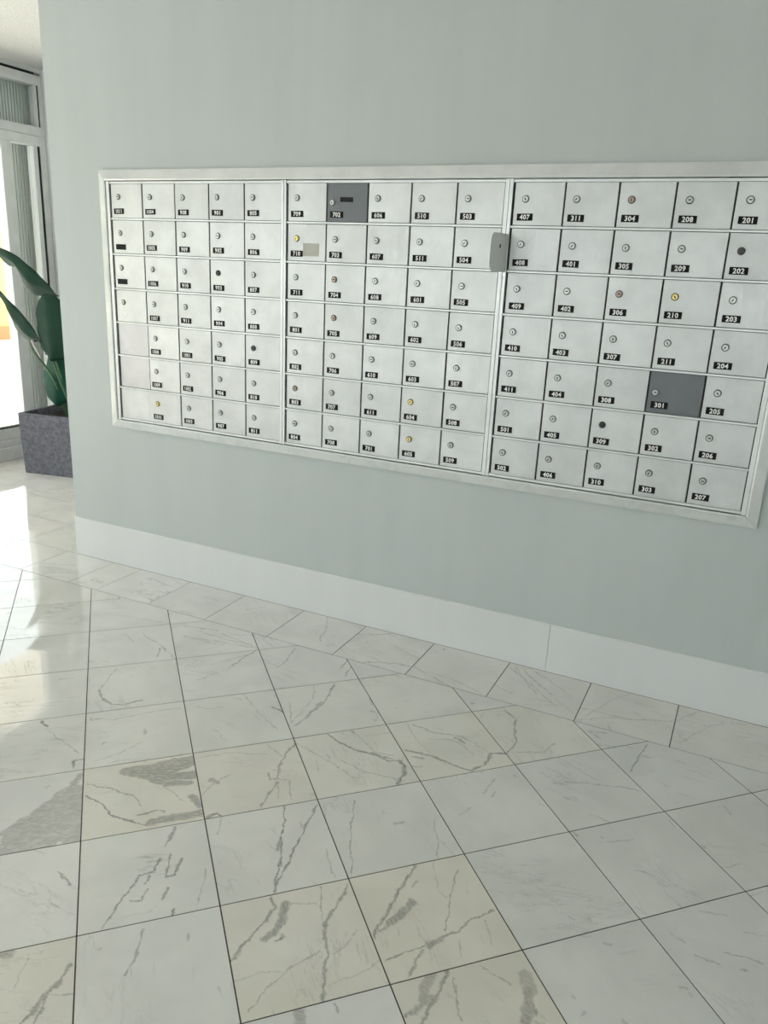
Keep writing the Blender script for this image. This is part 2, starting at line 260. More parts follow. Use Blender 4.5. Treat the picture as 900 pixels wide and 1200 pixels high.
VEINS = [
(0.022,0.8,-0.723,-1.199,-0.644,-1.161,-0.608,-1.09),
(0.02,0.8,-0.658,-1.194,-0.612,-1.168,-0.559,-1.12),
(0.012,0.75,-0.685,-1.203,-0.602,-1.2,-0.552,-1.159),
(0.016,0.75,-0.53,-1.339,-0.499,-1.301,-0.441,-1.248),
(0.012,0.8,-0.506,-1.205,-0.462,-1.226),
(0.003,0.8,-0.756,-1.344,-0.683,-1.349,-0.64,-1.368,-0.578,-1.356,-0.534,-1.352),
(0.002,0.6,-0.794,-1.307,-0.736,-1.286,-0.646,-1.283,-0.596,-1.301),
(0.003,0.7,-0.581,-1.336,-0.556,-1.3,-0.526,-1.289),
(0.002,0.5,-0.601,-1.211,-0.51,-1.23),
(0.02,0.75,-0.74,-1.209,-0.682,-1.147,-0.619,-1.076),
(0.018,0.75,-0.623,-1.175,-0.564,-1.123),
(0.042,0.62,-0.796,-1.355,-0.776,-1.454,-0.781,-1.538),
(0.03,0.62,-0.719,-1.412,-0.726,-1.498,-0.75,-1.55),
(0.012,0.62,-0.837,-1.282,-0.812,-1.34,-0.817,-1.401,-0.821,-1.489,-0.823,-1.552),
(0.045,0.62,-0.768,-1.374,-0.662,-1.463),
(0.045,0.62,-0.756,-1.433,-0.723,-1.516,-0.756,-1.573),
(0.004,0.8,-1.148,-1.145,-1.109,-1.153),
(0.003,0.9,-0.886,-1.226,-0.905,-1.243,-0.879,-1.268),
(0.002,0.4,-1.11,-1.162,-0.92,-1.211),
(0.003,0.7,-0.413,-1.404,-0.393,-1.439,-0.37,-1.47),
(0.003,0.7,-0.422,-1.427,-0.408,-1.469,-0.429,-1.502,-0.412,-1.552,-0.41,-1.591,-0.389,-1.648),
(0.003,0.6,-0.409,-1.483,-0.399,-1.511),
(0.003,0.6,-0.379,-1.518,-0.373,-1.555,-0.392,-1.565),
(0.004,0.6,-0.464,-1.324,-0.446,-1.364,-0.444,-1.393),
(0.004,0.75,-0.377,-1.403,-0.356,-1.454,-0.368,-1.473),
(0.004,0.7,-0.341,-1.497,-0.333,-1.526),
(0.004,0.8,-0.294,-1.536,-0.283,-1.553),
(0.002,0.4,-0.306,-1.401,-0.251,-1.505),
(0.003,0.6,-0.602,-1.579,-0.563,-1.584,-0.549,-1.593),
(0.003,0.55,-0.311,-1.613,-0.275,-1.678,-0.263,-1.721),
(0.003,0.5,-0.355,-1.697,-0.355,-1.694),
(0.003,0.4,-0.215,-1.583,-0.207,-1.592),
(0.012,0.7,-0.527,-1.812,-0.509,-1.793),
(0.006,0.6,-0.375,-1.751,-0.367,-1.81,-0.362,-1.855,-0.361,-1.894),
(0.003,0.6,-0.367,-1.81,-0.354,-1.845,-0.338,-1.882),
(0.002,0.4,-0.355,-1.822,-0.326,-1.801),
(0.002,0.3,-0.467,-1.781,-0.433,-1.845),
(0.0045,0.65,-0.116,-1.407,-0.092,-1.423,-0.09,-1.48,-0.093,-1.547,-0.094,-1.592),
(0.009,0.6,-0.079,-1.404,-0.058,-1.448,-0.056,-1.484,-0.066,-1.51),
(0.004,0.7,-0.035,-1.483,-0.037,-1.503),
(0.004,0.6,0.022,-1.288,0.027,-1.355,0.027,-1.409,0.046,-1.437,0.075,-1.478,0.089,-1.517,0.123,-1.581),
(0.007,0.6,0.027,-1.409,0.052,-1.448),
(0.0018,0.5,-0.035,-1.323,0.019,-1.406),
(0.0022,0.4,0.056,-1.481,0.025,-1.545,0.01,-1.61,0.007,-1.672),
(0.0018,0.3,0.102,-1.392,0.104,-1.441,0.086,-1.472),
(0.0018,0.3,0.116,-1.545,0.162,-1.485,0.187,-1.425),
(0.0018,0.3,-0.059,-1.628,-0.021,-1.582,0.02,-1.564),
(0.0018,0.35,-0.075,-1.406,-0.017,-1.375),
(0.003,0.75,-0.266,-1.118,-0.208,-1.214,-0.148,-1.323,-0.118,-1.389),
(0.003,0.75,-0.19,-1.07,-0.169,-1.172,-0.15,-1.26,-0.138,-1.318,-0.125,-1.363),
(0.005,0.6,-0.197,-1.242,-0.188,-1.267),
(0.0018,0.4,-0.086,-1.206,-0.02,-1.281),
(0.002,0.4,-0.382,-1.236,-0.354,-1.294),
(0.004,0.35,-0.194,-1.149,-0.179,-1.162),
(0.0022,0.5,-0.109,-1.008,-0.07,-1.096,-0.035,-1.168,0.012,-1.245),
(0.0018,0.4,0.113,-0.97,0.149,-1.034,0.176,-1.097),
(0.005,0.35,0.03,-1.036,0.048,-1.015),
(0.004,0.65,0.136,-1.151,0.136,-1.235,0.14,-1.323,0.134,-1.372,0.146,-1.395),
(0.01,0.55,0.178,-1.262,0.171,-1.306,0.16,-1.339),
(0.006,0.5,0.163,-1.333,0.145,-1.369),
(0.003,0.6,0.352,-1.193,0.322,-1.24,0.3,-1.29,0.268,-1.336,0.233,-1.387,0.193,-1.433),
(0.008,0.55,0.276,-1.329,0.259,-1.356),
(0.004,0.55,0.252,-1.373,0.254,-1.447),
(0.002,0.5,0.235,-1.116,0.254,-1.221,0.277,-1.302),
(0.0016,0.35,0.312,-1.306,0.334,-1.351),
(0.0016,0.35,0.346,-1.227,0.381,-1.29),
(0.0018,0.3,0.173,-1.117,0.218,-1.199,0.241,-1.212),
(0.003,0.45,0.163,-1.199,0.158,-1.215),
(0.013,0.6,0.293,-1.426,0.289,-1.454,0.303,-1.483),
(0.005,0.65,0.318,-1.4,0.321,-1.455,0.318,-1.499,0.318,-1.534),
(0.006,0.55,0.302,-1.496,0.283,-1.535),
(0.009,0.5,0.304,-1.489,0.317,-1.47),
(0.002,0.5,0.335,-1.41,0.365,-1.463,0.386,-1.492),
(0.016,0.5,0.467,-1.333,0.488,-1.361),
(0.011,0.5,0.483,-1.363,0.5,-1.438),
(0.0018,0.4,0.372,-1.351,0.416,-1.36,0.45,-1.368),
(0.003,0.6,0.501,-1.391,0.51,-1.415),
(0.011,0.45,0.095,-1.625,0.109,-1.644),
(0.003,0.5,0.144,-1.576,0.163,-1.589),
(0.004,0.5,-0.369,-0.981,-0.348,-1.021,-0.362,-1.041,-0.384,-1.015),
(0.003,0.55,-0.339,-1.034,-0.327,-1.106,-0.32,-1.153),
(0.002,0.4,-0.336,-1.039,-0.298,-1.101),
(0.002,0.4,-0.344,-1.021,-0.316,-1.015,-0.264,-1.082),
(0.008,0.5,-0.505,-1.121,-0.486,-1.125),
(0.002,0.4,-0.485,-1.194,-0.495,-1.128,-0.472,-1.071),
(0.005,0.6,-0.396,-0.848,-0.389,-0.912,-0.372,-0.983),
(0.002,0.45,-0.466,-0.899,-0.382,-0.936),
(0.002,0.4,-0.606,-1.062,-0.552,-0.997,-0.444,-0.943),
(0.006,0.8,-0.417,-1.256,-0.405,-1.23,-0.393,-1.232),
(0.004,0.7,-0.447,-1.262,-0.422,-1.259),
(0.003,0.75,-0.331,-0.756,-0.283,-0.781,-0.233,-0.796,-0.153,-0.779,-0.081,-0.78),
(0.0035,0.75,-0.271,-0.783,-0.216,-0.795,-0.148,-0.784,-0.104,-0.794,-0.073,-0.776),
(0.006,0.7,-0.079,-0.773,-0.051,-0.791,-0.038,-0.829,-0.037,-0.88),
(0.002,0.5,-0.23,-0.858,-0.142,-0.875,-0.05,-0.861),
(0.002,0.45,-0.276,-0.703,-0.163,-0.772,-0.104,-0.76),
(0.002,0.4,-0.208,-0.899,-0.151,-0.918),
(0.0018,0.35,-0.225,-0.712,-0.158,-0.644),
(0.002,0.4,-0.343,-0.865,-0.26,-0.88,-0.219,-0.897),
(0.0018,0.4,-0.417,-0.842,-0.315,-0.87),
(0.0045,0.7,-0.08,-0.718,-0.004,-0.703,0.071,-0.716,0.13,-0.716,0.158,-0.667,0.152,-0.601,0.197,-0.576),
(0.007,0.6,0.155,-0.668,0.156,-0.62),
(0.003,0.5,-0.122,-0.576,-0.037,-0.582,0.037,-0.563,0.072,-0.573),
(0.006,0.5,0.027,-0.581,0.063,-0.591),
(0.002,0.45,-0.037,-0.621,0.011,-0.601,0.05,-0.601,0.111,-0.638),
(0.005,0.6,-0.052,-0.737,-0.023,-0.731),
(0.004,0.5,-0.033,-0.781,-0.007,-0.769),
(0.0018,0.35,-0.148,-0.575,-0.06,-0.663,0.052,-0.726),
(0.0018,0.35,0.09,-0.578,0.145,-0.605),
(0.0035,0.65,0.116,-0.34,0.148,-0.364,0.168,-0.378,0.182,-0.45,0.208,-0.511,0.197,-0.576),
(0.0022,0.45,0.217,-0.557,0.294,-0.521,0.314,-0.451),
(0.002,0.35,0.057,-0.391,0.06,-0.423),
(0.003,0.5,0.189,-0.461,0.183,-0.434),
(0.003,0.35,0.205,-0.719,0.195,-0.799),
(0.003,0.4,0.219,-0.774,0.221,-0.802),
(0.005,0.5,0.254,-0.679,0.258,-0.681),
(0.002,0.4,-0.322,-0.487,-0.3,-0.527),
(0.004,0.5,-0.274,-0.573,-0.262,-0.571),
(0.003,0.5,0.002,-0.353,0.008,-0.357),
(0.002,0.3,0.186,-0.874,0.168,-0.918),
(0.0035,0.6,-0.465,-0.484,-0.439,-0.58,-0.437,-0.631,-0.439,-0.691,-0.446,-0.767),
(0.005,0.55,-0.446,-0.601,-0.442,-0.685),
(0.002,0.4,-0.522,-0.518,-0.481,-0.604,-0.466,-0.763,-0.539,-0.655),
(0.003,0.55,-0.476,-0.331,-0.461,-0.414),
(0.004,0.5,-0.511,-0.292,-0.501,-0.366),
(0.002,0.5,-0.73,-0.317,-0.699,-0.441,-0.707,-0.477),
(0.003,0.5,-0.327,-0.479,-0.293,-0.531),
(0.004,0.5,-0.276,-0.572,-0.265,-0.571),
(0.002,0.4,-0.256,-0.561,-0.237,-0.616),
(0.0018,0.4,-0.699,-0.694,-0.612,-0.749,-0.539,-0.789,-0.483,-0.82),
(0.0035,0.7,-0.569,-0.716,-0.541,-0.716,-0.52,-0.721),
(0.003,0.6,-0.713,-0.729,-0.686,-0.726),
(0.002,0.4,-0.717,-0.696,-0.687,-0.697),
(0.0018,0.3,-0.65,-0.915,-0.593,-0.942),
(0.0018,0.3,-0.789,-0.833,-0.739,-0.822,-0.713,-0.793),
(0.0022,0.5,-1.053,-0.355,-0.85,-0.388),
(0.0022,0.5,-1.146,-0.385,-0.862,-0.388),
(0.0022,0.5,-1.106,-0.435,-0.867,-0.396),
(0.0022,0.5,-1.015,-0.344,-0.919,-0.304),
(0.0022,0.5,-1.081,-0.467,-0.976,-0.428),
(0.0022,0.5,-1.221,-0.38,-1.066,-0.338),
(0.0022,0.5,-1.166,-0.447,-1.034,-0.44),
(0.003,0.6,-0.847,-0.409,-0.852,-0.478,-0.852,-0.552),
(0.002,0.45,-0.844,-0.429,-0.896,-0.536,-0.94,-0.604),
(0.0018,0.4,-0.845,-0.548,-0.875,-0.646,-0.897,-0.698),
(0.0035,0.7,-1.135,-0.909,-1.08,-0.954,-1.033,-0.963,-0.998,-0.943,-0.965,-0.887),
(0.005,0.6,-1.081,-0.948,-1.031,-0.962),
(0.002,0.45,-1.192,-0.77,-1.135,-0.909),
(0.002,0.4,-1.367,-0.55,-1.286,-0.587),
(0.002,0.45,-1.304,-0.513,-1.169,-0.559,-1.061,-0.614),
(0.004,0.6,-1.164,-0.576,-1.125,-0.633),
(0.003,0.5,-1.162,-0.567,-1.135,-0.579),
(0.0018,0.3,-1.601,-0.484,-1.463,-0.424,-1.291,-0.391),
(0.002,0.4,-1.035,-1.057,-0.963,-1.024,-0.91,-0.953,-0.829,-0.865),
(0.005,0.5,-1.027,-1.06,-1.018,-1.06),
(0.006,0.4,-0.84,-1.023,-0.826,-1.033),
(0.003,0.5,-0.891,-1.142,-0.894,-1.13),
(0.0018,0.35,-0.852,-1.214,-0.819,-1.154,-0.801,-1.074),
(0.0018,0.35,-0.815,-1.206,-0.772,-1.155),
(0.006,0.3,-0.878,-1.366,-0.873,-1.358),
(0.002,0.5,0.045,-0.037,0.146,-0.121,0.258,-0.224),
(0.002,0.5,0.081,-0.017,0.169,-0.108,0.242,-0.16),
(0.002,0.45,0.115,-0.007,0.17,-0.047,0.222,-0.077),
(0.0025,0.4,0.026,-0.191,0.105,-0.221),
(0.002,0.4,0.061,-0.028,0.179,-0.179),
(0.0018,0.4,-0.283,-0.209,-0.166,-0.263,-0.092,-0.289),
(0.0018,0.4,-0.208,-0.228,-0.085,-0.236,0.01,-0.276),
(0.0018,0.35,-0.298,-0.196,-0.231,-0.241),
(0.002,0.5,-0.479,-0.292,-0.383,-0.246,-0.287,-0.222),
(0.003,0.5,-0.233,-0.023,-0.223,-0.032),
(0.002,0.45,0.334,-0.195,0.502,-0.185,0.638,-0.118),
(0.0018,0.35,0.35,-0.272,0.455,-0.201,0.574,-0.148),
(0.002,0.45,0.639,-0.127,0.671,-0.067,0.714,-0.003),
(0.002,0.35,0.67,-0.249,0.732,-0.115,0.792,-0.04),
(0.0018,0.4,0.832,-0.109,0.868,-0.104),
(0.0018,0.35,0.364,-0.243,0.418,-0.102,0.482,0.006),
(0.0018,0.3,0.221,-0.073,0.302,-0.145),
(0.0018,0.3,0.246,-0.178,0.324,-0.244),
(0.0022,0.45,-0.765,0.002,-0.706,-0.121,-0.694,-0.189),
(0.003,0.5,-0.7,-0.18,-0.675,-0.213),
(0.003,0.45,-0.58,-0.083,-0.465,-0.014),
(0.002,0.4,-0.578,-0.167,-0.554,-0.092,-0.461,0.001),
(0.002,0.4,-0.443,-0.269,-0.327,-0.222,-0.285,-0.229),
(0.003,0.9,-1.12,-0.018,-1.119,-0.02),
(0.002,0.4,-1.09,-0.126,-1.043,-0.054),
(0.0035,0.55,0.577,-0.311,0.549,-0.487),
(0.002,0.5,0.393,-0.631,0.481,-0.595,0.529,-0.579,0.594,-0.566),
(0.003,0.45,0.364,-0.655,0.388,-0.647),
(0.0022,0.4,0.401,-0.704,0.436,-0.707),
(0.003,0.4,0.438,-0.826,0.474,-0.845),
(0.003,0.45,0.785,-1.106,0.834,-1.106),
(0.004,0.5,0.875,-1.097,0.887,-1.097),
(0.0022,0.4,0.844,-1.066,0.921,-1.059),
(0.002,0.35,0.724,-1.065,0.764,-1.081),
(0.002,0.35,0.78,-0.966,0.844,-0.947),
(0.002,0.3,0.884,-0.984,0.921,-0.974),
(0.004,0.35,0.523,-0.818,0.532,-0.82),
(0.002,0.35,0.528,-0.842,0.604,-0.793),
(0.002,0.35,0.628,-0.902,0.67,-0.897),
(0.002,0.35,0.683,-0.657,0.697,-0.683),
(0.004,0.4,0.772,-0.721,0.776,-0.728),
(0.002,0.35,0.823,-0.785,0.863,-0.751),
(0.003,0.35,0.833,-0.552,0.809,-0.522),
(0.004,0.35,0.515,-1.129,0.523,-1.135),
(0.004,0.35,0.559,-1.115,0.561,-1.12),
(0.004,0.35,0.596,-1.166,0.613,-1.166),
(0.005,0.35,0.761,-1.205,0.772,-1.201),
(0.004,0.35,0.782,-1.214,0.785,-1.219),
(0.004,0.3,0.671,-1.343,0.677,-1.347),
(0.004,0.3,0.568,-1.334,0.572,-1.337),
(0.003,0.3,0.589,-1.379,0.597,-1.36),
(0.004,0.25,0.446,-0.258,0.464,-0.308),
(0.005,0.3,-2.226,-0.186,-2.078,-0.119),
(0.005,0.3,-2.167,-0.215,-2.053,-0.169),
(0.005,0.3,-2.137,-0.26,-1.992,-0.188),
(0.005,0.3,-2.092,-0.294,-1.985,-0.245),
(0.005,0.3,-2.129,-0.223,-2.012,-0.169),
]
# ------------------------------------------------------------------ room shell
XL, XR, YB, YN, ZC = -4.03, 3.4, 1.68, -6.2, 2.60     # glazing plane, right wall, far wall, near wall, ceiling
WX, WY = -2.186, 0.010                                # free end and face of the mailbox wall
struct(obj('wall_back', bx(WX, XR+.15, WY, YB+.15, 0, ZC), M_wall))
struct(obj('wall_far', bx(XL-.12, WX-.001, YB, YB+.15, 0, ZC), M_white_wall))
struct(obj('wall_right', bx(XR, XR+.15, YN-.1, WY-.001, 0, ZC), M_wall))
struct(obj('ceiling', bx(XL-.12, XR+.15, YN-.15, YB+.15, ZC, ZC+.12), M_ceil))
# near wall behind the camera, with two wide windows added to light the room
def near_wall():
    w = struct(obj('wall_front', bx(XL, XR+.15, YN-.15, YN, 0, .35), M_wall))
    xs = [XL, -3.6, -.9, .2, 2.2, XR+.15]
    for a, b in ((xs[0], xs[1]), (xs[2], xs[3]), (xs[4], xs[5])): obj('pier', bx(a, b, YN-.15, YN, .35, 2.3), M_wall, w)
    obj('lintel', bx(XL, XR+.15, YN-.15, YN, 2.3, ZC), M_wall, w)
    for k, (a, b) in enumerate(((-3.6, -.9), (.2, 2.2))):
        e = struct(empty('window_%d' % (k+2), (a, YN-.07, .35)))
        for q in ((0, b-a, -.03, .03, 0, .05), (0, b-a, -.03, .03, 1.90, 1.95), (0, .05, -.03, .03, .05, 1.9), (b-a-.05, b-a, -.03, .03, .05, 1.9), ((b-a)/2-.025, (b-a)/2+.025, -.03, .03, .05, 1.9)):
            obj('window_frame', bx(*q), M_wframe, e)
        for c in (.05, (b-a)/2+.025): obj('pane', bx(c, c+(b-a)/2-.075, -.003, .003, .05, 1.9), M_glass, e)
near_wall()

# ------------------------------------------------------------------ floor
FL = struct(obj('floor', bx(XL-.12, XR+.15, YN-.15, YB+.15, -.12, -.0014), M_grout))
T, TH, GX, GY, SY, LX = 0.3048, 0.77524, -0.42694, -2.12531, -0.2885, -2.243
U = Vector((math.cos(TH), math.sin(TH))); W = Vector((-math.sin(TH), math.cos(TH)))
def clip(poly, n, d):
    """Keep the part of the polygon where n.p <= d."""
    out = []
    for i in range(len(poly)):
        a, b = poly[i], poly[(i+1) % len(poly)]; fa, fb = n.dot(a)-d, n.dot(b)-d
        if fa <= 0: out.append(a)
        if fa*fb < 0: out.append(a + (b-a)*(fa/(fa-fb)))
    return out
def inset(poly, e):
    """Shrink a convex anticlockwise polygon by half a joint."""
    out = poly
    for i in range(len(poly)):
        a, b = poly[i], poly[(i+1) % len(poly)]
        if (b-a).length < 1e-5: continue
        t = (b-a).normalized(); n = Vector((t.y, -t.x)); out = clip(out, n, n.dot(a)-e)
    return out
def area(p): return abs(sum(p[i].x*p[(i+1)%len(p)].y - p[(i+1)%len(p)].x*p[i].y for i in range(len(p))))/2
def inside(p, q):
    return all((p[(i+1)%len(p)]-p[i]).cross(q-p[i]) >= -1e-6 for i in range(len(p)))
tiles = []      # (polygon, cell)
for i in range(-30, 34):
    for j in range(-30, 34):
        o = Vector((GX, GY)) + i*T*U + j*T*W
        p = [o, o+T*U, o+T*U+T*W, o+T*W]
        for n, d in ((Vector((0,1)), SY), (Vector((0,-1)), -YN), (Vector((1,0)), XR), (Vector((-1,0)), -XL)):
            p = clip(p, n, d) if p else p
        if len(p) >= 3 and area(p) > 3e-4: tiles.append((p, (i, j)))
joints = [LX, -1.945, -1.776, -1.483, -1.184, -.879, -.581, -.279, .031, .338, .641, .946, 1.25, 1.555, 1.86, 2.165, 2.47, 2.775, 3.08, XR]
for k in range(len(joints)-1): tiles.append(([Vector((joints[k], SY)), Vector((joints[k+1], SY)), Vector((joints[k+1], 0)), Vector((joints[k], 0))], ('b', k)))
xs = [LX-.3045*k for k in range(6)] + [XL]; ys = [SY, 0, .3045, .602, .905, 1.21, 1.515, YB]
for a in range(len(xs)-1):
    for b in range(len(ys)-1):
        tiles.append(([Vector((xs[a+1], ys[b])), Vector((xs[a], ys[b])), Vector((xs[a], ys[b+1])), Vector((xs[a+1], ys[b+1]))], ('l', a, b)))
for b in range(1, len(ys)-1): tiles.append(([Vector((LX, ys[b])), Vector((WX, ys[b])), Vector((WX, ys[b+1])), Vector((LX, ys[b+1]))], ('w', b)))
SEGS = []
for v in VEINS:
    q = [Vector((v[k], v[k+1])) for k in range(2, len(v), 2)]
    for a, b in zip(q, q[1:]): SEGS.append((v[0], v[1]*.8, a, b) if v[0] > .011 else (v[0]*1.2, min(.9, v[1]*1.12), a, b))
CREAM = {(2,0): 1, (3,0): 1, (3,-1): 1, (1,2): .95, (2,2): .7, (3,2): .6, (4,2): .8, (5,2): .7, (0,0): .85, (7,3): .9, (3,3): .3, (4,3): .35, (2,3): .25, (6,3): .2, ('b',9): .4, ('b',8): .35, ('b',7): .3, ('b',10): .4, ('b',11): .4, (1,4): .15, (1,3): .25, (0,3): .15, (7,2): .1}
M_marble = marble('marble_tile')
random.seed(3)
rest = bmesh.new(); n_ind = 0
full_me = None
def keep(p):
    c = sum(p, Vector((0,0)))/len(p)
    return c.y > -2.75 and c.x < 2.2 and (c.x < 1.4 or c.y > -2.0)
for p, cell in tiles:
    q = inset(p, .0016); ar = area(q) if len(q) >= 3 else 0
    if ar < 1e-4: continue
    c = sum(q, Vector((0,0)))/len(q)
    sg = []
    for w, s, a, b in SEGS:
        if inside(p, (a+b)/2): sg.append((w, s, a.x, a.y, b.x, b.y))
    if keep(q) or sg:
        bm = bmesh.new()
        if ar > (T-.0032)**2*.9995 and isinstance(cell[0], int):
            if full_me is None:
                prism(bm, [v-c for v in q], -.0014, 0); full_me = mesh('tile', bm, M_marble)
            else: bm.free()
            me = full_me
        else:
            prism(bm, [v-c for v in q], -.0014, 0); me = mesh('tile', bm, M_marble)
        o = link('tile', me, FL, (c.x, c.y, 0)); n_ind += 1
        if sg:
            o.material_slots[0].link = 'OBJECT'; o.material_slots[0].material = marble('marble_tile_veined', sg)
        o['seed'] = random.random()*4; o['cream'] = CREAM.get(cell, random.choice((0, 0, .05, .1, .2)))
        o['vein'] = .35 if sg else .8
    else: prism(rest, q, -.0014, 0)
ro = obj('tile_field', rest, M_marble, FL); tag(ro, kind='stuff'); ro['seed'] = 1.3; ro['cream'] = .1; ro['vein'] = .8
print('tiles', n_ind)

# ------------------------------------------------------------------ baseboards
bb = struct(empty('baseboard_back', (WX, 0, 0)))
def board(x0, x1, par):
    bm = bmesh.new(); prof = [(0, 0), (0, .183), (.004, .1888), (WY, .1888), (WY, 0)]
    a = [bm.verts.new((x0, y, z)) for y, z in prof]; b = [bm.verts.new((x1, y, z)) for y, z in prof]
    bm.faces.new(a); bm.faces.new(b[::-1])
    for i in range(5): bm.faces.new((a[i], b[i], b[(i+1)%5], a[(i+1)%5]))
    return obj('board', bm, M_base, par, (-WX, 0, .0005))
board(WX, .1655, bb); board(.1670, 1.95, bb); board(1.9515, XR, bb)
struct(obj('baseboard_far', bx(XL+.08, WX-.012, YB-.012, YB, 0.0005, .19, bevel=.002), M_base))
struct(obj('baseboard_end', bx(WX-.010, WX, WY, YB-.012, 0.0005, .1888, bevel=.002), M_base))

# ------------------------------------------------------------------ mailboxes
CW, CH, ZT = 0.16719, 0.14013, 1.69767
g1, g2 = .02743, .03013
X0 = -1.84371
SECX = {'A': X0, 'B': X0+5*CW+g1, 'C': X0+10*CW+g1+g2}
UNIT = {'A': (SECX['A']-.020, SECX['A']+5*CW+g1/2-.0004), 'B': (SECX['B']-g1/2+.0004, SECX['B']+5*CW+g2/2-.0004), 'C': (SECX['C']-g2/2+.0004, SECX['C']+5*CW+.0153)}
NUM = {'A': [['1011','','',None,'-','-','-'], ['1004','1005','1006','1007','1008','1009','W1010'], ['908','909','910','911','1001','1002','1003'], ['901','902','903','904','905','906','907'], ['805','806','807','808','809','810','811']],
       'B': [['709','710','711','801','802','803','804'], ['702','703','704','705','706','707','708'], ['606','607','608','609','610','611','701'], ['510','511','601','602','603','604','605'], ['503','504','505','506','507','508','509']],
       'C': [['407','408','409','410','411','501','502'], ['311','401','402','403','404','405','406'], ['304','305','306','307','308','309','310'], ['208','209','210','211','301','302','303'], ['201','202','203','204','205','206','207']]}
LOCKM = {'710': M_brass, '210': M_brass, '1010': M_brass, '604': M_brass, '605': M_brass, '903': M_lockd, '202': M_lockd, '309': M_lockd, '809': M_lockd, '909': M_lock, '304': M_bronze, '704': M_bronze, '803': M_bronze, '705': M_bronze, '306': M_bronze}
ZOFF = .0014
def digits(txt):
    cu = bpy.data.curves.new('t', 'FONT'); cu.body = txt; cu.size = .0205; cu.offset = .00045 if len(txt) == 4 else .00065; cu.resolution_u = 2; cu.align_x = 'CENTER'; cu.align_y = 'CENTER'; cu.space_character = 1.08
    o = bpy.data.objects.new('t', cu); COL.objects.link(o)
    dg = bpy.context.evaluated_depsgraph_get(); me = bpy.data.meshes.new_from_object(o.evaluated_get(dg))
    bpy.data.objects.remove(o); bpy.data.curves.remove(cu); return me
def plate_mesh(txt):
    """Black plate with the box number in raised white digits; origin at its centre, face towards -y."""
    bm = bmesh.new(); box(bm, -.0262, .0262, -.0016, 0, -.0108, .0108)
    me = mesh('number_plate', bm, [M_black, M_digit])
    if txt:
        d = digits(txt); b2 = bmesh.new(); b2.from_mesh(me); n0 = len(b2.verts)
        b3 = bmesh.new(); b3.from_mesh(d)
        sx = .86 if len(txt) == 4 else 1.0
        zs = [v.co.y for v in b3.verts]; xs_ = [v.co.x for v in b3.verts]; cz = (max(zs)+min(zs))/2; cx = (max(xs_)+min(xs_))/2
        vm = {v: b2.verts.new(((v.co.x-cx)*sx, -.0019, (v.co.y-cz))) for v in b3.verts}
        for f in b3.faces:
            try: nf = b2.faces.new([vm[v] for v in f.verts]); nf.material_index = 1; 
            except ValueError: continue
        b2.normal_update()
        for f in b2.faces:
            if f.material_index == 1 and f.normal.y > 0: f.normal_flip()
        b2.to_mesh(me); b2.free(); b3.free(); bpy.data.meshes.remove(d)
    return me
def lock_mesh(m, ang, r=.0104):
    bm = bmesh.new(); cyl(bm, (0,0), r+.0014, 0, -.0018, 18, 2); cyl(bm, (0,0), r-.0006, -.0018, -.0058, 18, 0, r-.0022)
    cyl(bm, (0,0), r-.0048, -.0058, -.0064, 14, 0)
    ca, sa = math.cos(ang), math.sin(ang)
    vs = []
    for u, v in ((-.0018, -.0048), (.0018, -.0048), (.0018, .0036), (-.0018, .0036)):
        vs.append(bm.verts.new((u*ca-v*sa, -.0066, u*sa+v*ca)))
    f = bm.faces.new(vs); f.normal_update()
    if f.normal.y > 0: f.normal_flip()
    f.material_index = 1
    me = bpy.data.meshes.new('lock'); bm.to_mesh(me); bm.free(); me.materials.append(m); me.materials.append(M_key); me.materials.append(M_bezel); return me
lock_cache = {}
def get_lock(m, k):
    if (m.name, k) not in lock_cache: lock_cache[(m.name, k)] = lock_mesh(m, (0, .5, -.6, 1.57)[k])
    return lock_cache[(m.name, k)]
def rounded_plate(bm, x0, x1, y0, y1, z0, z1): 
    box(bm, x0, x1, y0, y1, z0, z1)
door_bm = bmesh.new(); box(door_bm, 0, CW-.0052, -.0052, 0, 0, CH-.0092)
bmesh.ops.bevel(door_bm, geom=[e for e in door_bm.edges if all(v.co.y < -.005 for v in e.verts)], offset=.0009, segments=1, affect='EDGES')
box(door_bm, .002, CW-.0072, -.0066, -.0052, .0022, .0046)       # folded lip along the lower edge
DOOR = mesh('mailbox_door', door_bm, M_door)
wd_bm = bmesh.new(); box(wd_bm, 0, 2*CW-.0052, -.0052, 0, 0, CH-.0092)
bmesh.ops.bevel(wd_bm, geom=[e for e in wd_bm.edges if all(v.co.y < -.005 for v in e.verts)], offset=.0009, segments=1, affect='EDGES')
box(wd_bm, CW*.93-.0006, CW*.93+.0006, -.0056, -.0052, .004, CH-.013)
DOORW = mesh('mailbox_door', wd_bm, M_door)
FY = .0062    # back plane of the doors; their faces stand at about y = 0.001
random.seed(11)
LAB = {'A': 'left-hand bank of silver mailboxes with blank aluminium panels low in its first column',
       'B': 'middle bank of silver mailboxes with one dark grey door in its top row',
       'C': 'right-hand bank of silver mailboxes with one dark grey door in its fifth row'}
